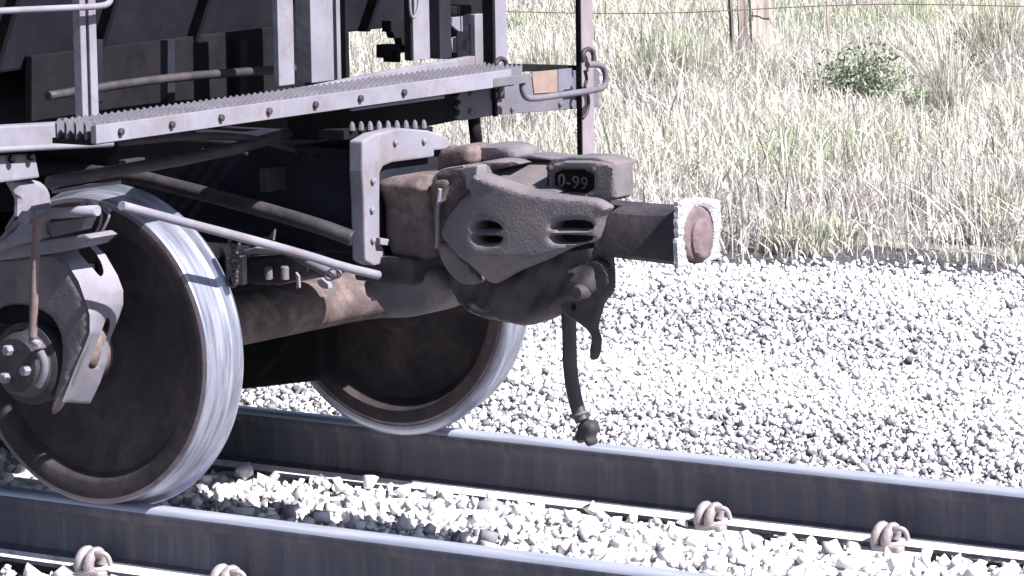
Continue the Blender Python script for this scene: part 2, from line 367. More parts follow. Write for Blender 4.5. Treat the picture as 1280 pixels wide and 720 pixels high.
def stones(name, x0, x1, y0, y1, cell, rmin, rmax, test, label=None):
    gx, gy = np.meshgrid(np.arange(x0, x1, cell), np.arange(y0, y1, cell)); x = gx.ravel()+rng.uniform(-.6, .6, gx.size)*cell; y = gy.ravel()+rng.uniform(-.6, .6, gx.size)*cell
    z = surf(x, y)
    u, v, w_ = proj(np.stack([x, y, z], 1)); q = (u > -140) & (u < 1420) & (v > -60) & (v < 830) & test(x, y); x, y, z = x[q], y[q], z[q]
    n = len(x); r = rmin+(rmax-rmin)*rng.random(n)**1.6
    z = z+rng.normal(0, .55, n)*r-.2*r
    B = CUB[None]+rng.uniform(-.34, .34, (n, 8, 3)); B = B*np.stack([rng.uniform(.8, 1.35, n), rng.uniform(.7, 1.1, n), rng.uniform(.5, .9, n)], 1)[:, None]
    V = np.einsum('nij,nkj->nki', rand_rot(n), B)*r[:, None, None]+np.stack([x, y, z], 1)[:, None]
    F = (CUF[None]+(np.arange(n)*8)[:, None, None]).reshape(-1, 3)
    bn = np.clip(.5+.5*np.sin(y*2.6+.5*np.sin(x*.9)+1.0)+.4*pnoise(x, y, 3., 21), 0, 1)
    t = np.clip(rng.beta(2.0, 1.9, n)+.25*(1-bn)-.09, 0, 1); dk = rng.random(n) < .06+.22*bn; t[dk] = rng.random(dk.sum())*.2
    o = mesh_np(name, V.reshape(-1, 3), F, M['stone'], tint=np.repeat(t, 8)); tag(o, kind='stuff', label=label, cat='gravel'); print(name, n)
    return o
railgap = lambda x, y: (np.abs(y-RY[0]) > .10) & (np.abs(y-RY[1]) > .10)
def clipfree(x, y):
    q = np.ones(len(x), bool)
    for cx, r_, s, _ in clips: q &= ~((np.abs(x-cx-.005) < .085) & (np.abs(y-RY[r_]-s*.1) < .07))
    return q
stones('track_ballast', -7, 5, -2.2, 1.46, .0285, .009, .036, lambda x, y: railgap(x, y) & clipfree(x, y), 'angular white and grey ballast stones between and beside the rails')
stones('shoulder_ballast', -9, 6, 1.61, 7.7, .0215, .007, .021, lambda x, y: (rng.random(len(x)) < np.clip((edge(x)+.35-y)/.7, .3, 1)) & (y < edge(x)+.05+rng.normal(0, .12, len(x))), 'finer white gravel spread between the far rail and the grass')  # stones thin out at the grass edge; dark bed paints the grass shade

# ------------------------------------------------------------------ grass
def blades(name, n, xr, yr, hmin, hmax, wd, tintf, label, cat, lean=.5, keep=None, clump=True):
    x = rng.uniform(*xr, n); y = yr[0]+(yr[1]-yr[0])*rng.random(n)
    if clump:
        cx = rng.normal(0, .05, n); x = np.round(x/.16)*.16+.05*np.sin(np.round(y/.16)*9.1)+cx+rng.uniform(-.08, .08, n)
    u, v, w_ = proj(np.stack([x, y, np.full(n, -.2)], 1)); q = (u > -120) & (u < 1400) & (v > -130) & (v < 420)
    if keep is not None: q &= keep(x, y)
    x, y = x[q], y[q]; n = len(x)
    h = (hmin+(hmax-hmin)*rng.random(n)**1.5)*(1+.45*pnoise(x, y, 2.5, 3)); h = np.maximum(h, .06)*np.clip((y-edge(x))/.8+.3, .3, 1)
    az = rng.uniform(0, 6.283, n); ln = np.abs(rng.normal(0, lean*1.5, n))+.05; d = np.stack([np.cos(az), np.sin(az)], 1)
    s = np.array([0, .35, .7, 1.0]); wdt = np.array([.8, 1, .8, .15]); 
    sw = az+rng.uniform(.8, 2.3, n); wv = np.stack([np.cos(sw), np.sin(sw), np.zeros(n)], 1)
    head = rng.random(n) < .25
    V = np.zeros((n, 4, 2, 3))
    for k in range(4):
        c = np.stack([x+d[:, 0]*ln*h*s[k]**2, y+d[:, 1]*ln*h*s[k]**2, -.27+h*s[k]*(1-.25*ln*s[k])+np.where(h > 0, .04, 0)], 1)
        ww = wd*(.6+.8*rng.random(n))*wdt[k]*np.where(head & (k == 2), 2.2, 1)
        V[:, k, 0] = c-wv*ww[:, None]*.5; V[:, k, 1] = c+wv*ww[:, None]*.5
    b = np.array([(0, 1, 3, 2), (2, 3, 5, 4), (4, 5, 7, 6)]); F = (b[None]+(np.arange(n)*8)[:, None, None]).reshape(-1, 4)
    t = np.clip(tintf(x, y, n), 0, 1)
    o = mesh_np(name, V.reshape(-1, 3), F, M['grass'], tint=np.repeat(t, 8)); print(name, n)
    if label: tag(o, label, cat, kind='stuff')
    return o
def gt(x, y, n):
    t = .38+.15*rng.normal(0, 1, n)+.16*pnoise(x, y, 1.3, 5)+.10*pnoise(x, y, 5., 6)
    g = np.clip((y-11)/8, 0, 1)*.15+.2*np.clip(pnoise(x, y, .8, 9), 0, 1)
    t = np.minimum(t+g, .80); dk = rng.random(n) < .12; t[dk] = rng.random(dk.sum())*.12
    return t
blades('dry_grass', 420000, (-24, 3), (5.5, 30), .10, .36, .0062, gt, 'tall dry straw coloured grass covering the verge behind the track', 'grass', keep=lambda x, y: (y > edge(x)+.10*rng.normal(0, 1, len(x))))

# green clumps, each a plant of its own
def clump(px, py, wpx, h, n, tmid, name, label, cat, lean=.35, wd=.009):
    c = at(px, py, Z=-.25); rad = wpx/2/ (FPX/np.linalg.norm(c-CAM))
    n = int(n*1.3); x = c[0]+np.clip(rng.normal(0, 1, n), -1.25, 1.25)*rad*.8; y = c[1]+np.clip(rng.normal(0, 1, n), -1.25, 1.25)*rad*1.1; hh = h*(.35+.6*rng.random(n))*np.exp(-((x-c[0])**2+(y-c[1])**2)/(2*(rad*1.5)**2))
    az = rng.uniform(0, 6.283, n); ln = np.abs(rng.normal(0, lean, n)); s = np.array([0, .4, .75, 1]); wdt = np.array([.7, 1, .8, .15])
    sw = az+1.57+rng.uniform(-.8, .8, n); V = np.zeros((n, 4, 2, 3)); wv = np.stack([np.cos(sw), np.sin(sw), 0*sw], 1)
    for k in range(4):
        cc = np.stack([x+np.cos(az)*ln*hh*s[k]**1.6, y+np.sin(az)*ln*hh*s[k]**1.6, -.26+hh*s[k]], 1); ww = wd*(.6+.9*rng.random(n))*wdt[k]
        V[:, k, 0] = cc-wv*ww[:, None]*.5; V[:, k, 1] = cc+wv*ww[:, None]*.5
    b = np.array([(0, 1, 3, 2), (2, 3, 5, 4), (4, 5, 7, 6)]); F = (b[None]+(np.arange(n)*8)[:, None, None]).reshape(-1, 4)
    o = mesh_np(name, V.reshape(-1, 3)-c, F, M['grass'], tint=np.repeat(np.clip(tmid-np.abs(rng.normal(0, .16, n)), .15, 1), 8)); o.location = c
    tag(o, label, cat); return o
def shrub(px, py, wpx, hpx, n, label, tm=.6):
    c = at(px, py, Z=-.25); k = FPX/np.linalg.norm(c-CAM); rad, h = wpx/2/k, hpx/k
    t = thing('shrub', label, 'shrub', c)
    # twigs
    tips = []
    Vt, Ft = [], []
    for i in range(22):
        a = rng.uniform(0, 6.283); e = rng.uniform(.2, 1); tip = c+np.array([math.cos(a)*rad*e, math.sin(a)*rad*e, h*(.5+.5*rng.random())*(1-.4*e)]); tips.append(tip)
        mid = (c+tip)/2+rng.normal(0, .03, 3)
        for p0, p1, r_ in ((c, mid, .009), (mid, tip, .006)):
            b0 = len(Vt); ax_ = np.array([r_, 0, 0]); ay = np.array([0, r_, 0])
            for p in (p0, p1): Vt += [p+ax_, p+ay, p-ax_, p-ay]
            Ft += [(b0+j, b0+(j+1) % 4, b0+4+(j+1) % 4, b0+4+j) for j in range(4)]
    mesh_np('stem', Vt, Ft, M['bark'], parent=t)
    tips = np.array(tips); p = tips[rng.integers(0, len(tips), n)]; p = c+(p-c)*rng.uniform(.2, 1.15, (n, 1))+rng.normal(0, rad*.28, (n, 3)); p[:, 2] = np.maximum(p[:, 2], c[2]+.02)
    Rm = rand_rot(n); q = np.array([(-.5, -1, 0), (.5, -1, 0), (.4, 1, .1), (-.4, 1, .1)])*.011
    V = np.einsum('nij,kj->nki', Rm, q)*rng.uniform(.7, 1.6, (n, 1, 1))+p[:, None]
    F = np.arange(n*4).reshape(-1, 4); tt = np.clip(tm+rng.normal(0, .25, n), 0, 1)
    mesh_np('foliage', V.reshape(-1, 3), F, M['leaf'], parent=t, tint=np.repeat(tt, 4))
    return t
shrub(1075, 135, 110, 78, 3600, 'low grey green bush in the dry grass right of the wooden posts')
shrub(1150, 150, 44, 40, 900, 'small sparse grey bush right of the bigger bush', .65)
shrub(1205, 108, 46, 50, 1300, 'dark green bushy weed behind the tall yellow stems near the right edge', .3)
clump(835, 125, 90, .62, 1500, .84, 'grass_clump', 'bright green grass clump left of the wooden posts', 'grass clump')
clump(885, 112, 50, .5, 600, .82, 'grass_clump', 'small green grass clump just left of the wooden posts', 'grass clump')
clump(1188, 160, 30, .75, 420, .68, 'grass_clump', 'tall yellow green stems below the dark weed near the right edge', 'grass clump')
clump(1245, 90, 70, .7, 1200, .76, 'grass_clump', 'tall yellow green grass clump at the top right corner', 'grass clump')
clump(685, 110, 46, .5, 500, .72, 'grass_clump', 'yellowish grass clump seen between the two ladder posts', 'grass clump')
clump(965, 118, 40, .35, 400, .88, 'grass_clump', 'short green tuft at the foot of the wooden posts', 'grass clump')
clump(1240, 290, 60, .35, 600, .78, 'grass_clump', 'pale green grass tuft at the gravel edge on the right', 'grass clump')
clump(1010, 312, 80, .25, 800, .80, 'grass_clump', 'low greenish tuft where the gravel meets the grass', 'grass clump')
# fence
fp = at(950, 108, Z=-.28); fence = thing('post_and_wire_fence', 'old wooden post and barbed wire fence in the grass at the top', 'fence', fp)
def rough_post(name, px0, px1, pyb, zb, h, depth, m):
    a = at(px0, pyb, Z=zb); k = FPX/np.linalg.norm(a-CAM); wd = (px1-px0)/k; n_ = 14; V = []; lev = 9
    for i in range(lev):
        for j in range(n_):
            t = 2*math.pi*j/n_; rr = 1+.10*math.sin(3*t+i*.5)+rng.normal(0, .035)
            ct, st = math.cos(t), math.sin(t); f = .5/max(abs(ct), abs(st), .72)
            p = a+Rt0*(wd/2+ct*wd*f*rr*.95)+np.cross([0, 0, 1], Rt0)*(st*depth*f*rr); V.append((p[0]+.01*math.sin(i), p[1], zb+h*i/(lev-1)))
    F = [(i*n_+j, i*n_+(j+1) % n_, (i+1)*n_+(j+1) % n_, (i+1)*n_+j) for i in range(lev-1) for j in range(n_)]+[tuple(range(n_)), tuple(range(lev*n_-1, (lev-1)*n_-1, -1))]
    o = mesh_np(name, V, F, m, parent=fence); fixn(o); return o
tag(rough_post('post', 936, 966, 112, -.30, 1.35, .17, M['wood']), label='broad weathered grey post')
tag(rough_post('post', 911, 917, 104, -.30, 1.3, .05, M['bark']), label='narrow split dark post')
tag(rough_post('post', 922, 934, 106, -.30, 1.3, .10, M['bark']), label='dark split post beside the broad one')
rough_post('post', 1033, 1038, 90, -.30, 1.2, .04, M['wood'])
rdir = Rt0/np.linalg.norm(Rt0)
for zz in (.28, .62):
    base = at(950, 108, Z=-.28)-np.array([Fw[0], Fw[1], 0])*.14
    P = [base+rdir*s+np.array([0, 0, zz+.28+.02*math.sin(s*2)]) for s in np.linspace(-9, 5, 40)]
    wr = tube('wire', P, .004, M['wire'], fence, 5, 0)
    Vb, Fb = [], []
    for s in np.arange(-8.5, 5, .16):
        p = base+rdir*s+np.array([0, 0, zz+.28+.02*math.sin(s*2)])
        for d_ in (np.array([.004, .004, .03]), np.array([.02, 0, -.02])):
            b0 = len(Vb); Vb += [p-d_, p+d_, p+d_+(.003, .003, 0), p-d_+(.003, .003, 0)]; Fb.append((b0, b0+1, b0+2, b0+3))
    tag(mesh_np('barbs', Vb, Fb, M['wire'], parent=wr), kind='stuff')

# ================================================================== FREIGHT CAR
YC = .754
car = thing('freight_car', 'grey and rusty freight car end with platform and broken coupler', 'freight car', (0, YC, 0))
# ---- wheels
def wheel(x, near):
    c = (x, RY[0] if near else RY[1], .457); s = 1 if near else -1     # s: towards the inner (flange) side
    # plate + rim body (dark); along Y measured from tread centre, positive inward
    plate = [(-.064, .385), (-.069, .395), (-.070, .44), (-.066, .4535), (.07, .4575), (.076, .44), (.076, .40), (.060, .385), (.030, .365), (.012, .30), (.020, .20), (.036, .145), (.066, .13), (.068, .085), (-.05, .085), (-.052, .125), (-.03, .14), (-.012, .20), (-.02, .30), (-.035, .365), (-.064, .385)]
    prof = [(s*a, r) for a, r in plate]
    V = []; seg = 128; n_ = len(prof)
    o = lathe('wheel', prof[:-1]+[prof[0]], c, M['wheel'], 'Y', seg, car)
    o.data.materials.append(M['rim'])
    for p in o.data.polygons:
        ctr = p.center; rr = math.hypot(ctr.x-x, ctr.z-.457)
        if rr > .437: p.material_index = 1
    tr = [(-.0665, .4538), (-.062, .4570), (-.03, .4585), (.03, .4610), (.040, .4640), (.045, .4720), (.049, .4805), (.055, .4845), (.063, .4840), (.070, .4790), (.0755, .4680), (.0765, .4590)]
    pr = [(s*a, r) for a, r in tr]+[(s*.0765, .452), (s*-.0665, .452)]
    V = []
    t = lathe('tread', pr+[pr[0]], c, M['tread'], 'Y', 160, o)
    # drop the disc caps made by lathe
    for ob in (t, o):
        bm = bmesh.new(); bm.from_mesh(ob.data); bmesh.ops.delete(bm, geom=[f for f in bm.faces if len(f.verts) > 4], context='FACES'); bmesh.ops.remove_doubles(bm, verts=bm.verts, dist=1e-5); bmesh.ops.recalc_face_normals(bm, faces=bm.faces); bm.to_mesh(ob.data); bm.free(); sharp_smooth(ob, 40)
    return o
wn = wheel(0, True); tag(wn, label='near wheel with shiny tread'); wf = wheel(0, False)
wheel(-1.78, True); wheel(-1.78, False)
for x in (0, -1.78):
    ax = lathe('axle', [(-.38, .05), (-.38, .075), (-.12, .078), (-.05, .088), (.07, .098), (.12, .088), (.30, .080), (1.20, .080), (1.38, .088), (1.44, .098), (1.55, .088), (1.65, .078), (1.89, .075), (1.89, .05)], (x, 0, .457), M['rust'], 'Y', 48, car)
# bearing
def bearing(x, y, parent):
    b = lathe('bearing', [(.12, .09), (.115, .118), (.02, .122), (.005, .118), (.0, .10), (-.012, .094), (-.03, .090), (-.042, .078), (-.046, .03), (-.046, 0.001)], (x, y, .457), M['castdark'], 'Y', 48, parent)
    for k in range(3):
        a = R(90+120*k+20); px_, pz = x+.048*math.cos(a), .457+.048*math.sin(a)
        lathe('bolt', [(0, .016), (-.018, .016), (-.021, .012)], (px_, y-.044, pz), M['lightgrey'], 'Y', 6, b, False)
    return b
bearing(0, -.34, car)
# ---- side frame (near)
SF = [(-250, 345), (-120, 334), (0, 323), (60, 315), (72, 319), (84, 331), (97, 352), (105, 376), (111, 394), (111, 416), (105, 433), (97, 455), (86, 480), (72, 512), (60, 520), (66, 490), (74, 460), (75, 425), (66, 400), (46, 386), (20, 380), (-8, 386), (-24, 410), (-28, 440), (-22, 490), (-30, 520), (-70, 500), (-110, 440), (-180, 420), (-250, 420)]
sf = cast('side_frame', SF, [], 'Y', -.335, .03, M['cast'], car, .012, 6, None, 1)
# end face of the side frame, with its openings
inner = np.array([(62, 312), (82, 328), (97, 352), (105, 375), (111, 392), (111, 416), (105, 432), (96, 453), (86, 478), (76, 505)], float)
outer = np.array([(106, 300), (127, 319), (142, 345), (149, 364), (149, 382), (144, 397), (134, 422), (131, 437), (128, 456), (120, 480), (108, 505)], float)
def ylerp(px, py):
    li = np.interp(py, inner[:, 1], inner[:, 0]); lo = np.interp(py, outer[:, 1], outer[:, 0])
    f = np.clip((px-li)/(lo-li+1e-6), 0, 1); return -.338+.165*f
ef = cast('frame_end', [(62, 313), (82, 328), (97, 352), (105, 375), (111, 394), (111, 416), (105, 432), (96, 453), (76, 503), (108, 505), (120, 480), (128, 456), (131, 437), (134, 422), (144, 397), (149, 382), (149, 364), (142, 345), (127, 319), (109, 302), (100, 300)],
     [[(90, 313), (98, 306), (109, 306), (119, 317), (126, 329), (129, 341), (125, 347), (119, 346), (110, 335)], [(128, 398), (135, 397), (137, 406), (130, 428), (124, 448), (118, 462), (104, 462), (110, 445), (120, 420)]],
     'Y', ylerp, .020, M['lightgrey'], sf, .004, 4, None, 0)
box('cavity_shade', -.25, at(108, 380, Y=-.30)[0]-.06, -.30, -.17, .56, .74, M['dark'], sf, .006)  # black box added inside the frame, paints the openings as deep shade
# bolster beam, brackets
pprism('spring_plank', [(-60, 318), (36, 303), (106, 293), (114, 298), (101, 309), (66, 317), (-60, 334)], 'Y', -.36, .12, M['lightgrey'], car, .006)
cast('frame_bracket', [(-40, 318), (-10, 306), (12, 292), (22, 280), (30, 268), (44, 262), (54, 268), (48, 285), (52, 298), (38, 302), (10, 309), (-20, 322)], [], 'Y', -.40, .05, M['lightgrey'], car, .01, 5)
pprism('bracket_plate', [(57, 279), (108, 272), (100, 288), (64, 297)], 'Y', -.37, .05, M['grey'], car, .004)
# curved hanger plate
Ph = [(13, 226), (30, 224), (52, 226), (62, 234), (67, 246), (68, 275), (25, 276), (26, 250), (22, 240)]
cast('hanger_plate', Ph, [], 'X', .10, .03, M['lightgrey'], car, .012, 5)
pprism('mounting_plate', [(-30, 196), (44, 192), (50, 222), (4, 228), (-30, 232)], 'X', .12, .03, M['lightgrey'], car, .006)
for p in ((13, 199), (37, 196)):
    c = at(*p, X=.128); lathe('bolt', [(0, .011), (.012, .011), (.016, .007)], c, M['dark'], 'X', 10, car, False)
pprism('side_beam', [(-40, 160), (140, 150), (140, 182), (60, 186), (0, 192), (-40, 193)], 'X', .14, .06, M['lightgrey'], car, .006)
tube('beam_lip', at(np.array([-40, 40, 140]), np.array([189, 185, 180]), X=.15), .009, M['lightgrey'], car, 8, 0)
# brake rods at left
def pts(l, **k): a = np.array(l, float); return at(a[:, 0], a[:, 1], **k)
tube('hand_lever', np.vstack([pts([(118, 265), (70, 267), (55, 270), (47, 276), (45, 292), (43, 360), (41, 424)], Y=-.47)]), .0125, M['pinkrust'], car, 10, 2)
tube('lever_socket', pts([(66, 267), (122, 263)], Y=-.468), .0155, M['lightgrey'], car, 12, 0)
c = at(36, 272, Y=-.46); lathe('pivot_bolt', [(0, .02), (-.02, .02), (-.028, .012)], c, M['lightgrey'], 'Y', 16, car)
tube('lever_clip', pts([(38, 426), (50, 430)], Y=-.472), .010, M['lightgrey'], car, 8, 0)
tube('lever_foot', pts([(50, 440), (56, 452), (55, 468), (47, 482)], Y=-.47), .013, M['grey'], car, 10, 2)
for l in ([(8, 287), (22, 264)], [(92, 264), (110, 251)], [(112, 252), (113, 264)], [(64, 236), (90, 225)], [(66, 240), (100, 234), (150, 228)]): tube('brake_wire', pts(l, Y=-.3), .006, M['lightgrey'], car, 6, 0)
tube('brake_loop', pts([(122, 262), (128, 268), (124, 284), (118, 294), (126, 292), (134, 276), (137, 268), (130, 262), (127, 255), (134, 259), (138, 264)], Y=-.28), .0045, M['lightgrey'], car, 6, 2)
# ---- underframe
box('center_sill', -4, .575, .56, .95, .705, 1.02, M['navy'], car, .006)
box('body_bolster', -1.1, -.7, -.6, 2.1, .78, 1.02, M['dark'], car, .01)
box('truck_bolster', -1.05, -.72, -.3, 1.8, .48, .72, M['dark'], car, .02)
tag(box('far_side_frame', -1.9, .2, 1.70, 1.84, .5, .72, M['castdark'], car, .02))
# body: slope sheet overhanging the end
b0 = at(475, 36, X=-.35); zb = float(b0[2]); print('slope bottom z', zb)
Yn, Yf = -.75, 2.2
P = [(-9, Yn, zb+.02), (-.35, Yn, zb), (.05, Yn, zb+.9), (.05, Yn, 4.1), (-9, Yn, 4.1)]
prism('hopper_body', P, (0, Yf-Yn, 0), M['navy'], car, .01)
box('hopper_pocket', -3.4, -1.9, .1, 1.4, .35, zb+.2, M['dark'], car, .02)
box('bolster_web', -1.5, -.85, -.72, .62, 1.0, zb+.05, M['dark'], car, .01)
pprism('brake_beam', [(215, 392), (330, 388), (400, 398), (400, 476), (330, 484), (215, 496)], 'Y', 1.28, .1, M['dark'], car, .02)
box('spring_group', -1.1, -.7, 1.45, 1.75, .25, .55, M['dark'], car, .02)
box('brake_cylinder', -1.3, -1.0, .2, 1.3, .30, .62, M['dark'], car, .02)
# near side sill / ladder rails
for (pl, pr) in ((102, 109), (113, 122)):
    a = at(pl, 80, X=.16); b = at(pr, 80, X=.16); zt = at(pl, -70, X=.16)[2]; z0 = at(pl, 182, X=.16)[2]
    box('ladder_rail', .13, .16, a[1], b[1], z0, zt, M['lightgrey'], car, .003)
tube('grab_iron', pts([(-60, 17), (0, 13.5), (80, 10), (128, 8), (138, 3), (139, -10), (139, -40)], X=.20), .0095, M['lightgrey'], car, 10, 2)
# end posts behind (light, pinkish)
def post(name, pl, pc, pr, y0, y1, X, mx, my=None, bv=.002):
    """square post: face towards -Y between pl..pc, face towards +X between pc..pr"""
    k = FPX/np.linalg.norm(at(pc, 50, X=X)-CAM); a = at(pc, (y0+y1)/2, X=X); ly = (pr-pc)/(k*.571); lx = (pc-pl)/(k*.821)
    z1 = at(pc, y0, X=X)[2]; z0 = at(pc, y1, X=X)[2]
    return box(name, X-max(lx, .012), X, a[1], a[1]+max(ly, .012), z0, z1, mx, car, bv)
EX = .40
post('end_post', 368, 388, 431, -80, 104, .05, M['lightgrey'])
post('end_post', 340, 347, 365, -80, 108, .05, M['lightgrey'])
post('end_post', 510, 516, 536, -80, 76, .30, M['lightgrey'])
post('end_post', 536, 549, 563, -80, 74, .34, M['navy'])
post('end_post', 588, 594, 604, 18, 84, .36, M['lightgrey'])
post('corner_post', 604, 619, 633, -80, 86, EX, M['lightgrey'])
pl_ = post('ladder_post', 722, 728, 743, -80, 330, EX+.02, M['lightgrey']); tag(pl_, label='far corner ladder post with pinkish face')
pl_.data.materials[0] = M['pinkpost'] if 'pinkpost' in M else mat('faded_pinkish_paint', (.15, .125, .145), (.20, .17, .195), 8, .7, c3=(.16, .13, .16), c3scale=14, c3amt=.3)
# the shaded near (-Y) post faces get added black strips further down
# valve cluster behind the posts
pprism('valve_body', [(564, 8), (592, 6), (592, 16), (578, 20), (564, 18)], 'X', .26, .08, M['dark'], car, .006)
pprism('valve_bracket', [(566, 22), (591, 19), (592, 26), (592, 68), (589, 68), (589, 30), (582, 32), (578, 40), (572, 38), (565, 32)], 'X', .27, .012, M['lightgrey'], car, .002)
c = at(581, 58, X=.25); lathe('gauge', [(0, .022), (.012, .022), (.016, .015)], c, M['lightgrey'], 'X', 20, car, sx=.7)
pprism('valve_tab', [(564, 49), (571, 46), (571, 66), (566, 66)], 'X', .27, .012, M['lightgrey'], car, .002)
box('valve_chest', .12, .2, at(565, 50, X=.2)[1], at(600, 50, X=.2)[1], at(580, 72, X=.2)[2], at(580, 34, X=.2)[2], M['dark'], car, .008)
# ragged dark fittings at the underside of the hopper and small box seen against the grass
pprism('slope_gusset', [(486, 26), (512, 26), (515, 66), (509, 66), (508, 57), (503, 56), (501, 47), (494, 48), (491, 40), (487, 40)], 'X', .1, .03, M['dark'], car, .002)
pprism('pipe_support', [(486, 56), (501, 55), (501, 78), (495, 78), (495, 63), (490, 64), (490, 72), (486, 73)], 'X', .15, .05, M['dark'], car, .002)
post('hopper_leg', 425, 432, 436, -20, 100, .1, M['dark'])
tube('brake_hanger', pts([(512, -8), (513, 20), (518, 23), (523, 10), (523, -8)], X=.32), .005, M['lightgrey'], car, 6, 2)
# ---- end platform
pprism('platform_edge', [(120, 158), (392, 108), (480, 90), (594, 70), (594, 86), (480, 102), (392, 120), (120, 172)], 'X', .36, .03, M['lightgrey'], car, .003)
# grating: side channel + serrated bars
ga = at(485, 103, X=.52); gb = at(662, 93, X=.52); ztop = float(at(600, 90, X=.52)[2]); gy0, gy1 = -.60, float(gb[1])
print('grating', ga, gb)
gr = box('grating_channel', .50, .52, gy0, gy1-.10, ztop-.055, ztop-.004, M['lightgrey'], car, .002)
pprism('grating_end', [(617, 98), (662, 92), (666, 95), (662, 101), (650, 105), (617, 109)], 'X', .522, .02, M['grey'], car, .002)
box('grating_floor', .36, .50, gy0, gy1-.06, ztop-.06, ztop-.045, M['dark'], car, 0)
cnt = 0
for x in np.arange(.375, .52, .035):
    V, F = [], []
    ys = np.arange(gy0, gy1-.03, .014)
    for i, y in enumerate(ys):
        z = ztop+(.008 if i % 2 else -.004); V += [(x-.003, y, ztop-.05), (x+.003, y, ztop-.05), (x+.003, y, z), (x-.003, y, z)]
    for i in range(len(ys)-1):
        b_ = i*4; F += [(b_+k, b_+(k+1) % 4, b_+4+(k+1) % 4, b_+4+k) for k in range(4)]
    fixn(mesh_np('grating_bar', V, F, M['grey'], parent=gr))
for y in np.arange(gy0+.03, gy1-.05, .06):
    box('cross_bar', .365, .50, y, y+.006, ztop-.03, ztop-.002, M['lightgrey'], gr, 0)
pprism('toe_plate', [(440, 128), (556, 113), (556, 123), (440, 139)], 'X', .50, .012, M['lightgrey'], car, .002)
pprism('draft_beam', [(392, 127), (574, 112), (574, 150), (541, 157), (392, 176)], 'X', .385, .10, M['dark'], car, .003)
# torch cut end sill plate
pprism('end_sill', [(575, 108), (622, 100), (746, 85), (750, 90), (748, 134), (620, 144), (578, 151), (572, 146), (576, 139), (572, 133), (577, 127), (572, 121), (576, 115)], 'X', EX, .02, M['grey'], car, .003)
pprism('sill_top_flange', [(633, 80), (728, 82), (728, 88), (633, 90)], 'X', EX-.03, .10, M['dark'], car, .002)
tag(pprism('warning_label', [(665, 90), (697, 87), (697, 115), (668, 117)], 'X', EX+.004, .003, M['label'], car, 0), label='faded orange label')
pprism('stencil_patch', [(698, 86.5), (716, 85), (716, 112), (698, 114.5)], 'X', EX+.0045, .003, M['labelgrey'], car, 0)
# slotted bracket between the plates
post('slot_post', 616, 619, 622, 122, 146, EX+.012, M['dark'])
pprism('slot_plate', [(617, 103), (631, 101), (631, 123), (617, 125)], 'X', EX+.012, .008, M['dark'], car, .001)
tube('clip_ring', pts([(624, 120), (623, 110), (627, 105), (630, 110), (628, 118), (624, 121)], X=EX+.03), .004, M['castdark'], car, 6, 1)
# U bolts on posts
for (x, y) in ((626, 78), (735, 66)):
    tube('clamp_bolt', pts([(x-6, y+12), (x-7, y), (x, y-6), (x+7, y-1), (x+7, y+12)], X=EX+.045), .008, M['castdark'], car, 8, 2)
tube('corner_chain', pts([(731, 88), (734, 100), (730, 108), (735, 116), (736, 132), (733, 142), (728, 148)], X=EX+.06), .006, M['castdark'], car, 6, 2)
# bent grab rod
tube('uncoupling_handle', pts([(653, 104), (653, 112), (656, 121), (664, 124), (700, 119), (748, 112), (756, 108), (758, 98), (755, 84), (746, 80), (734, 81)], X=EX+.10), .0105, M['grey'], car, 12, 2)
tube('diagonal_brace', pts([(592, 146), (596, 182)], X=.38), .02, M['dark'], car, 8, 0)
# lower grating piece
lg = pprism('lower_step', [(430, 163), (541, 158), (541, 165), (430, 175)], 'X', .54, .10, M['dark'], car, .002)
for i in range(9):
    x = 440+i*11.2; c = at(x, 158-(x-440)*.03, X=.545)
    lathe('step_tooth', [(0, .010), (.018, .008), (.026, .003)], c-np.array([0, 0, .012]), M['grey'], 'Z', 8, lg)
# ---- striker: lit frame round the coupler shank
st = pprism('striker', [(453, 177), (470, 167), (500, 160), (536, 163), (560, 172), (566, 186), (543, 188), (543, 196), (490, 203), (479, 208), (475, 216), (475, 296), (482, 318), (478, 330), (468, 332), (457, 326), (455, 250), (453, 214)], 'X', .60, .05, M['lightgrey'], car, .006)
pprism('striker_lug', [(475, 297), (487, 299), (486, 307), (476, 306)], 'X', .62, .05, M['lightgrey'], car, .003)
box('draft_pocket', .30, .56, .60, .93, .70, 1.0, M['dark'], car, .004)
# far leg of the striker
box('striker_leg', .56, .60, .93, .97, .70, 1.0, M['grey'], car, .004)
# shank (rusty)
def shank_rel(px, py): return .012*np.sin((px-475)/20.)+.03*np.exp(-((py-232)/14.)**2)
cast('coupler_shank', [(474, 226), (486, 221), (505, 219), (522, 218), (534, 222), (538, 230), (543, 236), (545, 300), (538, 322), (520, 330), (478, 318)], [], 'Y', .62, .24, M['rust'], car, .03, 5, shank_rel)
cast('shank_collar', [(534, 232), (541, 225), (556, 222), (562, 228), (556, 240), (551, 262), (549, 300), (545, 312), (541, 300), (538, 262)], [], 'Y', .585, .28, M['rust'], car, .015, 4)
tube('collar_edge', pts([(550, 236), (547, 260), (547, 290), (546, 310)], Y=.575), .0065, M['lightgrey'], car, 8, 2)
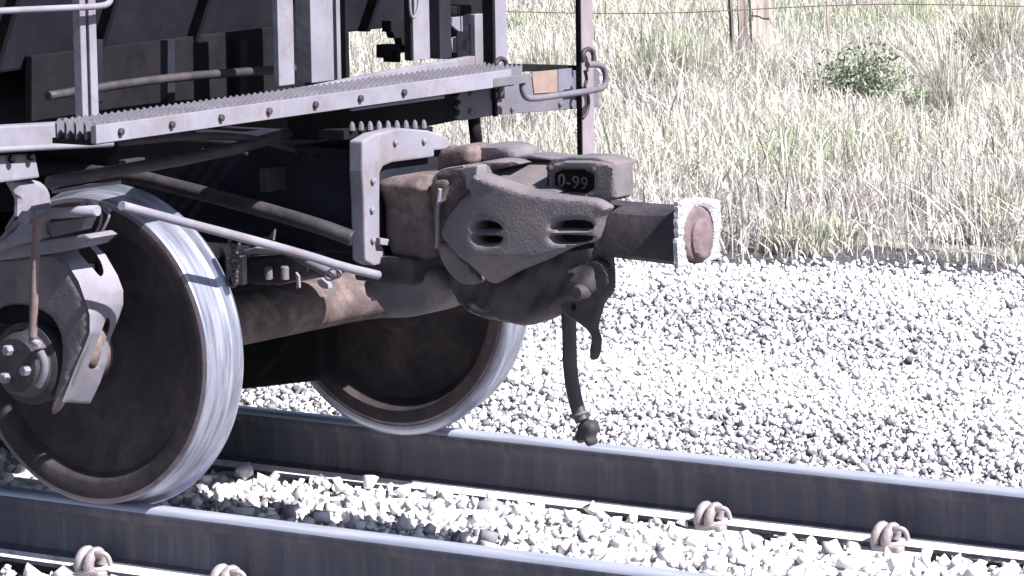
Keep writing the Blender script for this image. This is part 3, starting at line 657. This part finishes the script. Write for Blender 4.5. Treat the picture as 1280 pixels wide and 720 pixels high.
# ---- coupler head
head = bpy.data.objects.new('coupler_head', None)
bpy.data.objects.remove(head)
SH = [(599, 216), (615, 222), (630, 228), (662, 238), (690, 243.5), (720, 247), (741, 249), (757, 258), (758, 262), (749, 272), (746, 286), (740, 303), (724, 306), (708, 311), (694, 318), (680, 325), (662, 332), (640, 341), (625, 350), (612, 357), (603, 354), (598, 343), (590, 330), (577, 319), (566, 306), (558, 296), (556, 286), (562, 274), (573, 259), (582, 247), (594, 242), (594, 226)]
SLOTS = [[(601, 286), (600, 279), (606, 275), (620, 275), (629, 279), (633, 286)], [(600, 293), (634, 294), (632, 301), (624, 304), (608, 304), (601, 299)],
         [(694, 286), (694, 281), (702, 276), (725, 275), (737, 279), (739, 284), (734, 287)], [(692, 295), (700, 293), (738, 295), (737, 300), (728, 304), (702, 304), (694, 300)]]
def sh_rel(px, py):
    # bulges towards the viewer in the middle, falls back to the left and right
    return .055*np.cos(np.clip((px-612)/130., -1, 1)*1.25)-.02-.10*np.clip((py-318)/60., 0, 1)**1.3+.012*np.clip((235-py)/30, 0, 1)
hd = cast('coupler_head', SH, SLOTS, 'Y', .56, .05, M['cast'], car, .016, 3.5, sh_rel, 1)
tag(hd, label='grey cast steel coupler guard with four slots')
pprism('slot_shade', [(594, 268), (745, 268), (743, 310), (640, 325), (594, 312)], 'Y', .622, .02, M['dark'], hd, 0)  # black sheet added behind the slots to stand in for their shade
# main body behind the shield
body_outline = [(604, 224), (640, 232), (690, 244), (741, 250), (745, 262), (741, 318), (744, 345), (744, 364), (732, 376), (715, 380), (700, 384), (690, 388), (682, 395), (668, 404), (650, 410), (630, 406), (604, 398), (575, 385), (562, 360), (556, 330), (562, 290)]
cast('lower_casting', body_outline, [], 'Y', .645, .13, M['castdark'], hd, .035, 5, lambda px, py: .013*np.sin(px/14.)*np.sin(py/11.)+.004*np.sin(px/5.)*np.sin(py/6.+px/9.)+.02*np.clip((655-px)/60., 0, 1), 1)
c = at(723, 366, Y=.625); lathe('pivot_pin', [(.03, .026), (-.006, .024), (-.012, .018)], c, M['castdark'], 'Y', 20, hd)
# mass above: bowl and back
cast('guard_arm_top', [(599, 217), (612, 210), (628, 205), (660, 202), (690, 205), (700, 240), (690, 243), (660, 238), (630, 229)], [], 'Y', lambda px, py: .60+(243-py)/38.*.18, .10, M['cast'], hd, .012, 4, None, 1)
# number block: box with recess
nb = cast('number_block', [(690, 205), (706, 201), (735, 201), (752, 203), (768, 207), (769, 247), (758, 252), (741, 249), (715, 246), (686, 242), (683, 214)], [[(688, 212), (741, 212), (741, 243), (688, 240)]], 'Y', .63, .10, M['cast'], hd, .008, 3.2, None, 0)
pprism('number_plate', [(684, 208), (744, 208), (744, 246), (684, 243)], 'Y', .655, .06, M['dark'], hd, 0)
pprism('block_top', [(684, 207), (700, 198), (716, 196), (745, 197), (768, 204), (769, 209), (745, 206), (700, 206)], 'Y', .645, .12, M['cast'], hd, .006)
for p in ((688, 210), (742, 212)):
    c = at(*p, Y=.628); lathe('rivet', [(0, .010), (-.010, .009), (-.013, .004)], c, M['castdark'], 'Y', 10, nb)
# raised figures 0-99
tx = bpy.data.curves.new('raised_number', 'FONT'); tx.body = '0-99'; tx.size = .054; tx.extrude = .003; tx.align_x = 'CENTER'; tx.space_character = 1.1
to = bpy.data.objects.new('raised_number', tx); COL.objects.link(to); bpy.context.view_layer.update()
me = bpy.data.meshes.new_from_object(to.evaluated_get(bpy.context.evaluated_depsgraph_get())); bpy.data.objects.remove(to)
c = at(716, 235, Y=.650); me.transform(Matrix.Translation(Vector(c)) @ Matrix.Rotation(R(4), 4, 'Y') @ Matrix.Rotation(R(90), 4, 'X'))
no_ = bpy.data.objects.new('raised_number', me); COL.objects.link(no_); me.materials.append(M['rust']); adopt(no_, nb) if False else adopt(no_, hd)
# rear ear, knuckle pin housing
cast('rotary_lug', [(541, 226), (546, 217), (556, 210), (574, 208), (590, 212), (592, 244), (582, 247), (571, 259), (560, 276), (552, 292), (548, 300), (548, 262), (552, 240)], [], 'Y', .60, .20, M['rust'], hd, .012, 4)
tube('lug_rim', pts([(541, 227), (546, 218), (556, 211), (574, 209), (580, 208)], Y=.595), .004, M['lightgrey'], hd, 6, 2)
pprism('lug_block', [(579, 209), (597, 207), (595, 226), (594, 236), (583, 237), (581, 222)], 'Y', .55, .05, M['lightgrey'], hd, .004)
tube('throat_edge', pts([(594, 237), (594, 243), (583, 246), (572, 258), (562, 271), (557, 284)], Y=.555), .004, M['lightgrey'], hd, 6, 2)
tube('throat_edge', pts([(556, 285), (554, 292), (558, 300), (563, 303)], Y=.56), .004, M['lightgrey'], hd, 6, 2)
cast('lower_lobe', [(548, 300), (558, 303), (570, 312), (585, 330), (596, 342), (601, 353), (590, 357), (575, 356), (560, 345), (548, 325), (544, 310)], [], 'Y', .60, .10, M['cast'], hd, .015, 4)
cast('top_barrel', [(543, 190), (556, 184), (575, 182), (587, 186), (587, 206), (574, 208), (556, 210), (543, 222)], [], 'Y', .74, .14, M['rust'], hd, .02, 4)
cast('top_flange', [(586, 184), (605, 181), (628, 183), (641, 189), (643, 199), (625, 200), (600, 203), (587, 202)], [], 'Y', .80, .14, M['cast'], hd, .01, 4)
cast('guard_rim', [(575, 209), (590, 206), (606, 201), (626, 200), (640, 203), (648, 206), (628, 210), (612, 214), (600, 220), (590, 214)], [], 'Y', .70, .10, M['cast'], hd, .012, 4)
pprism('top_deck', [(641, 196), (662, 194), (690, 198), (720, 199), (690, 207), (655, 206), (640, 204)], 'Y', .78, .12, M['cast'], hd, .005)
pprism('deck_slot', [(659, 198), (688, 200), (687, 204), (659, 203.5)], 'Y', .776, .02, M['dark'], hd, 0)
# ---- knuckle arm to the right: square section bar with broken end
k0 = at(756, 262, Y=.66); k1 = at(849, 252, Y=.66); kb = at(849, 333, Y=.66); kb0 = at(757, 322, Y=.66); ZT = float(at(806, 251, Y=.84)[2])
def arm():
    V, F = [], []
    X0, X1 = float(k0[0])-.10, float(k1[0]); n_ = 14
    Yw = .215
    for i in range(n_+1):
        f = i/n_; x = X0+(X1-X0)*f
        zt = ZT-.004*math.sin(f*math.pi); zb_ = np.interp(f, [0, .35, 1], [.735, float(kb0[2])+.0, float(kb[2])])
        ins = .045*(1-max(0, (f-.78)/.22)**1.5)
        y0 = .66; y1 = .66+Yw
        ring = [(y0, zb_+.012), (y0, zt-ins*1.1), (y0+ins*.35, zt-ins*.35), (y0+ins, zt), (y1-ins, zt), (y1, zt-ins), (y1, zb_+.02), (y1-.02, zb_), (y0+.012, zb_)]
        V += [(x, a, b) for a, b in ring]
    m_ = 9
    F = [(i*m_+k, i*m_+(k+1) % m_, (i+1)*m_+(k+1) % m_, (i+1)*m_+k) for i in range(n_) for k in range(m_)]+[tuple(range(m_)), tuple(range(len(V)-1, len(V)-m_-1, -1))]
    o = mesh_np('knuckle_arm', V, F, M['castdark'], parent=hd); fixn(o); sharp_smooth(o, 30)
    return o, X1
ka, XE = arm()
print('arm', k0, k1, kb, kb0)
# fractured end: ragged bright plate round a rusty oval plug
EO = []
for (x, y) in resample([(849, 252), (858, 250), (875, 247), (893, 248), (903, 252), (902, 264), (904, 282), (901, 300), (902, 322), (890, 327), (875, 329), (860, 333), (849, 336)], 4):
    EO.append((x+rng.normal(0, .6), y+rng.normal(0, .6)))
cast('fracture_face', EO, [[(862, 272), (866, 262), (872, 257), (880, 257), (888, 263), (893, 275), (894, 295), (892, 312), (888, 324), (872, 330), (860, 328), (858, 300)]], 'X', XE+.015, .02, M['broken'], ka, .004, 3, lambda px, py: .0015*np.sin(px*1.9)*np.sin(py*1.7), 0)
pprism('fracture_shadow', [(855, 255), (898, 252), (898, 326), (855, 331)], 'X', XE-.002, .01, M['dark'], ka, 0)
def oval(cx, cy, rx, ry, n_=28, tw=.0): return [(cx+rx*math.cos(t)+tw*ry*math.sin(t), cy+ry*math.sin(t)) for t in np.linspace(0, 2*math.pi, n_, endpoint=False)]
cast('rusty_plug', oval(875, 293, 20, 36), [], 'X', XE+.020, .03, M['pinkrust'], ka, .010, 3.2, None, 0)
cast('inner_boss', oval(882, 299, 12, 27), [], 'X', XE+.038, .03, M['pinkrust'], ka, .010, 3, None, 0)
# hook / lock lifter
hk = cast('lock_lifter', [(694, 376), (700, 340), (722, 326), (744, 322), (756, 330), (762, 345), (763, 358), (759, 370), (751, 377), (747, 390), (742, 406), (742, 414), (746, 424), (745, 440), (741, 451), (735, 450), (735, 436), (738, 424), (733, 414), (722, 405), (711, 399), (702, 392)], [[(714, 381), (718, 381), (718, 385), (714, 385)]], 'Y', .66, .035, M['castdark'], hd, .010, 3)
tube('lifter_wire', pts([(752, 346), (758, 345), (765, 338)], Y=.68), .003, M['castdark'], hd, 5, 0)
# ---- air hose with glad hand
hs = tube('air_hose', pts([(704, 365), (710, 385), (712, 420), (712, 450), (715, 480), (721, 508), (728, 526)], Y=.80), .022, M['hose'], car, 16, 2)
tube('hose_end', pts([(722, 510), (727, 528)], Y=.80), .019, M['castdark'], hs, 12, 0)
tube('hose_clamp', pts([(724.5, 516), (726, 520)], Y=.80), .025, M['cast'], hs, 14, 0)
cast('glad_hand', [(720, 530), (729, 526), (738, 530), (741, 540), (736, 546), (738, 556), (731, 560), (727, 552), (720, 556), (714, 548), (718, 540)], [], 'Y', .785, .05, M['castdark'], hs, .015, 3)
# ---- cut lever, chain, hangers
LV = [(152, 257), (238, 280), (300, 296), (380, 318), (430, 334), (473, 344)]
tube('cut_lever', np.array([at(x, y, X=.50+.13*max(0, (x-238))/235.) for x, y in LV]), .0135, M['lightgrey'], car, 12, 1)
tube('brake_lever_rod', pts([(330, 300), (352, 312), (390, 330), (420, 345)], Y=.47), .014, M['grey'], car, 10, 1)
tube('wire_tie', pts([(408, 340), (418, 334), (424, 344), (412, 352), (404, 346), (410, 338), (422, 350), (428, 340), (418, 336)], Y=.42), .0032, M['lightgrey'], car, 6, 2)
pprism('rod_clip', [(396, 350), (402, 348), (410, 355), (411, 361), (404, 361), (398, 357)], 'Y', .43, .02, M['lightgrey'], car, .002)
for i, (y, a) in enumerate(((303, 0), (314, 1), (327, 0), (338, 1), (349, 0))):
    rx = 6 if a == 0 else 3.2; P = oval(293-(3 if i > 3 else 0), y, rx, 9, 14); P.append(P[0])
    tube('chain_link', pts(P, Y=.05), .0055, M['castdark'], car, 6, 0)
pprism('brake_head', [(305, 322), (372, 318), (372, 350), (352, 356), (318, 356), (305, 352)], 'Y', .46, .14, M['castdark'], car, .01)
pprism('brake_plate', [(283, 322), (304, 320), (304, 356), (290, 356)], 'Y', .42, .02, M['lightgrey'], car, .003)
pprism('brake_cover', [(304, 313), (318, 309), (350, 312), (346, 317), (306, 318)], 'Y', .40, .08, M['lightgrey'], car, .003)
for x in (336, 356):
    c = at(x, 345, Y=.445); lathe('bolt', [(0, .013), (.036, .013), (.040, .009)], c-np.array([0, 0, .01]), M['cast'], 'Z', 12, car, False)
pprism('brake_shim', [(369, 340), (373, 345), (374, 360), (370, 361)], 'Y', .44, .01, M['lightgrey'], car, .002)
pprism('spike_tab', [(333, 300), (343, 286), (341, 302)], 'Y', .50, .01, M['grey'], car, .001)
# grey carrier casting below the striker
cast('carrier_casting', [(448, 352), (458, 344), (475, 338), (500, 336), (528, 336), (545, 342), (553, 352), (554, 366), (545, 380), (530, 392), (512, 397), (490, 398), (476, 396), (462, 384), (452, 370)], [[(457, 376), (466, 376), (476, 386), (480, 395), (470, 392), (460, 386)]], 'Y', .64, .20, M['cast'], car, .035, 4, lambda px, py: .02*np.sin((px-450)/30.), 1)
box('carrier_beam', .50, .72, .58, .95, .62, .70, M['castdark'], car, .012)

# ---- more end hardware: pipes, ribs, rivets, brackets; also the painted post shade
pprism('valve_backing', [(560, -80), (606, -80), (606, 70), (560, 74)], 'X', .16, .03, M['dark'], car, .002)
for nm, p0, p1, y0, y1, X in (('post_shade', 604, 618, -80, 86, EX+.002), ('post_shade', 722, 728.5, -80, 330, EX+.022), ('post_shade', 506, 515, -80, 76, .302)):  # thin black strips added to paint the shaded near sides of posts
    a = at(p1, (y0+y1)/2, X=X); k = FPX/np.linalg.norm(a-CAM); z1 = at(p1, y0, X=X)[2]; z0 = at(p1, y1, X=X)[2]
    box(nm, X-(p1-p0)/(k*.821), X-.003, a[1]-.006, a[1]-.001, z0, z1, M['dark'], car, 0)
# ribs down the slope sheet
sv = Vector((.40, 0, .9))
for y in np.arange(-.55, 2.2, .46):
    prism('slope_rib', [(-.35, y, zb), (-.35+.04, y, zb-.0), (.05+.04, y, zb+.9), (.05, y, zb+.9)], (0, .02, 0), M['dark'], car, 0)
tube('train_pipe', [(-3, .50, .92), (-.4, .50, .92), (.1, .46, .86), (.45, .46, .80), (.56, .5, .76)], .024, M['castdark'], car, 12, 2)
for x in (-.9, -.3, .25):
    box('pipe_strap', x-.015, x+.015, .47, .57, .885, .955, M['castdark'], car, .002)
res_ = lathe('air_reservoir', [(-.62, .0), (-.60, .10), (-.55, .14), (-.1, .145), (.35, .14), (.40, .10), (.42, 0)], (-.62, .30, 1.13), M['navy'], 'Y', 32, car)
lathe('brake_cylinder_rod', [(0, .022), (.5, .022)], (-.22, .10, 1.10), M['castdark'], 'X', 12, car)
for x in np.arange(-.05, .56, .055):
    lathe('rivet', [(0, .011), (-.007, .009), (-.010, .003)], (x, .559, .985), M['navy'], 'Y', 8, car)
for i, y in enumerate(np.arange(-.5, 1.0, .22)):
    lathe('bolt', [(0, .011), (.008, .011), (.010, .007)], (.521, y, ztop-.03), M['castdark'], 'X', 6, gr, False)
for (x, y) in ((588, 140), (588, 118), (640, 136), (700, 130), (738, 127), (738, 96)):
    c = at(x, y, X=EX+.002); lathe('rivet', [(0, .009), (.006, .008), (.009, .003)], c, M['grey'], 'X', 8, car)
for (x, y) in ((466, 226), (465, 262), (466, 300), (494, 178), (530, 176)):
    c = at(x, y, X=.602); lathe('rivet', [(0, .010), (.006, .009), (.009, .003)], c, M['lightgrey'], 'X', 8, st)
tube('hand_brake_rod', pts([(150, 178), (260, 168), (340, 176), (400, 200), (440, 226)], X=.30), .012, M['castdark'], car, 8, 2)
tube('sill_pipe', [(.30, -.55, 1.02), (.30, .2, 1.03), (.31, .52, 1.06)], .018, M['castdark'], car, 10, 1)

pprism('end_plate', [(40, 70), (436, 22), (436, 100), (40, 165)], 'X', -.30, .03, M['dark'], car, .004)
for x in (120, 210, 300, 390): pprism('plate_stiffener', [(x, 50), (x+9, 49), (x+9, 128), (x, 130)], 'X', -.27, .03, M['navy'], car, .002)
tube('brake_conduit', pts([(60, 120), (200, 98), (330, 88), (425, 84)], X=-.2), .014, M['castdark'], car, 8, 2)
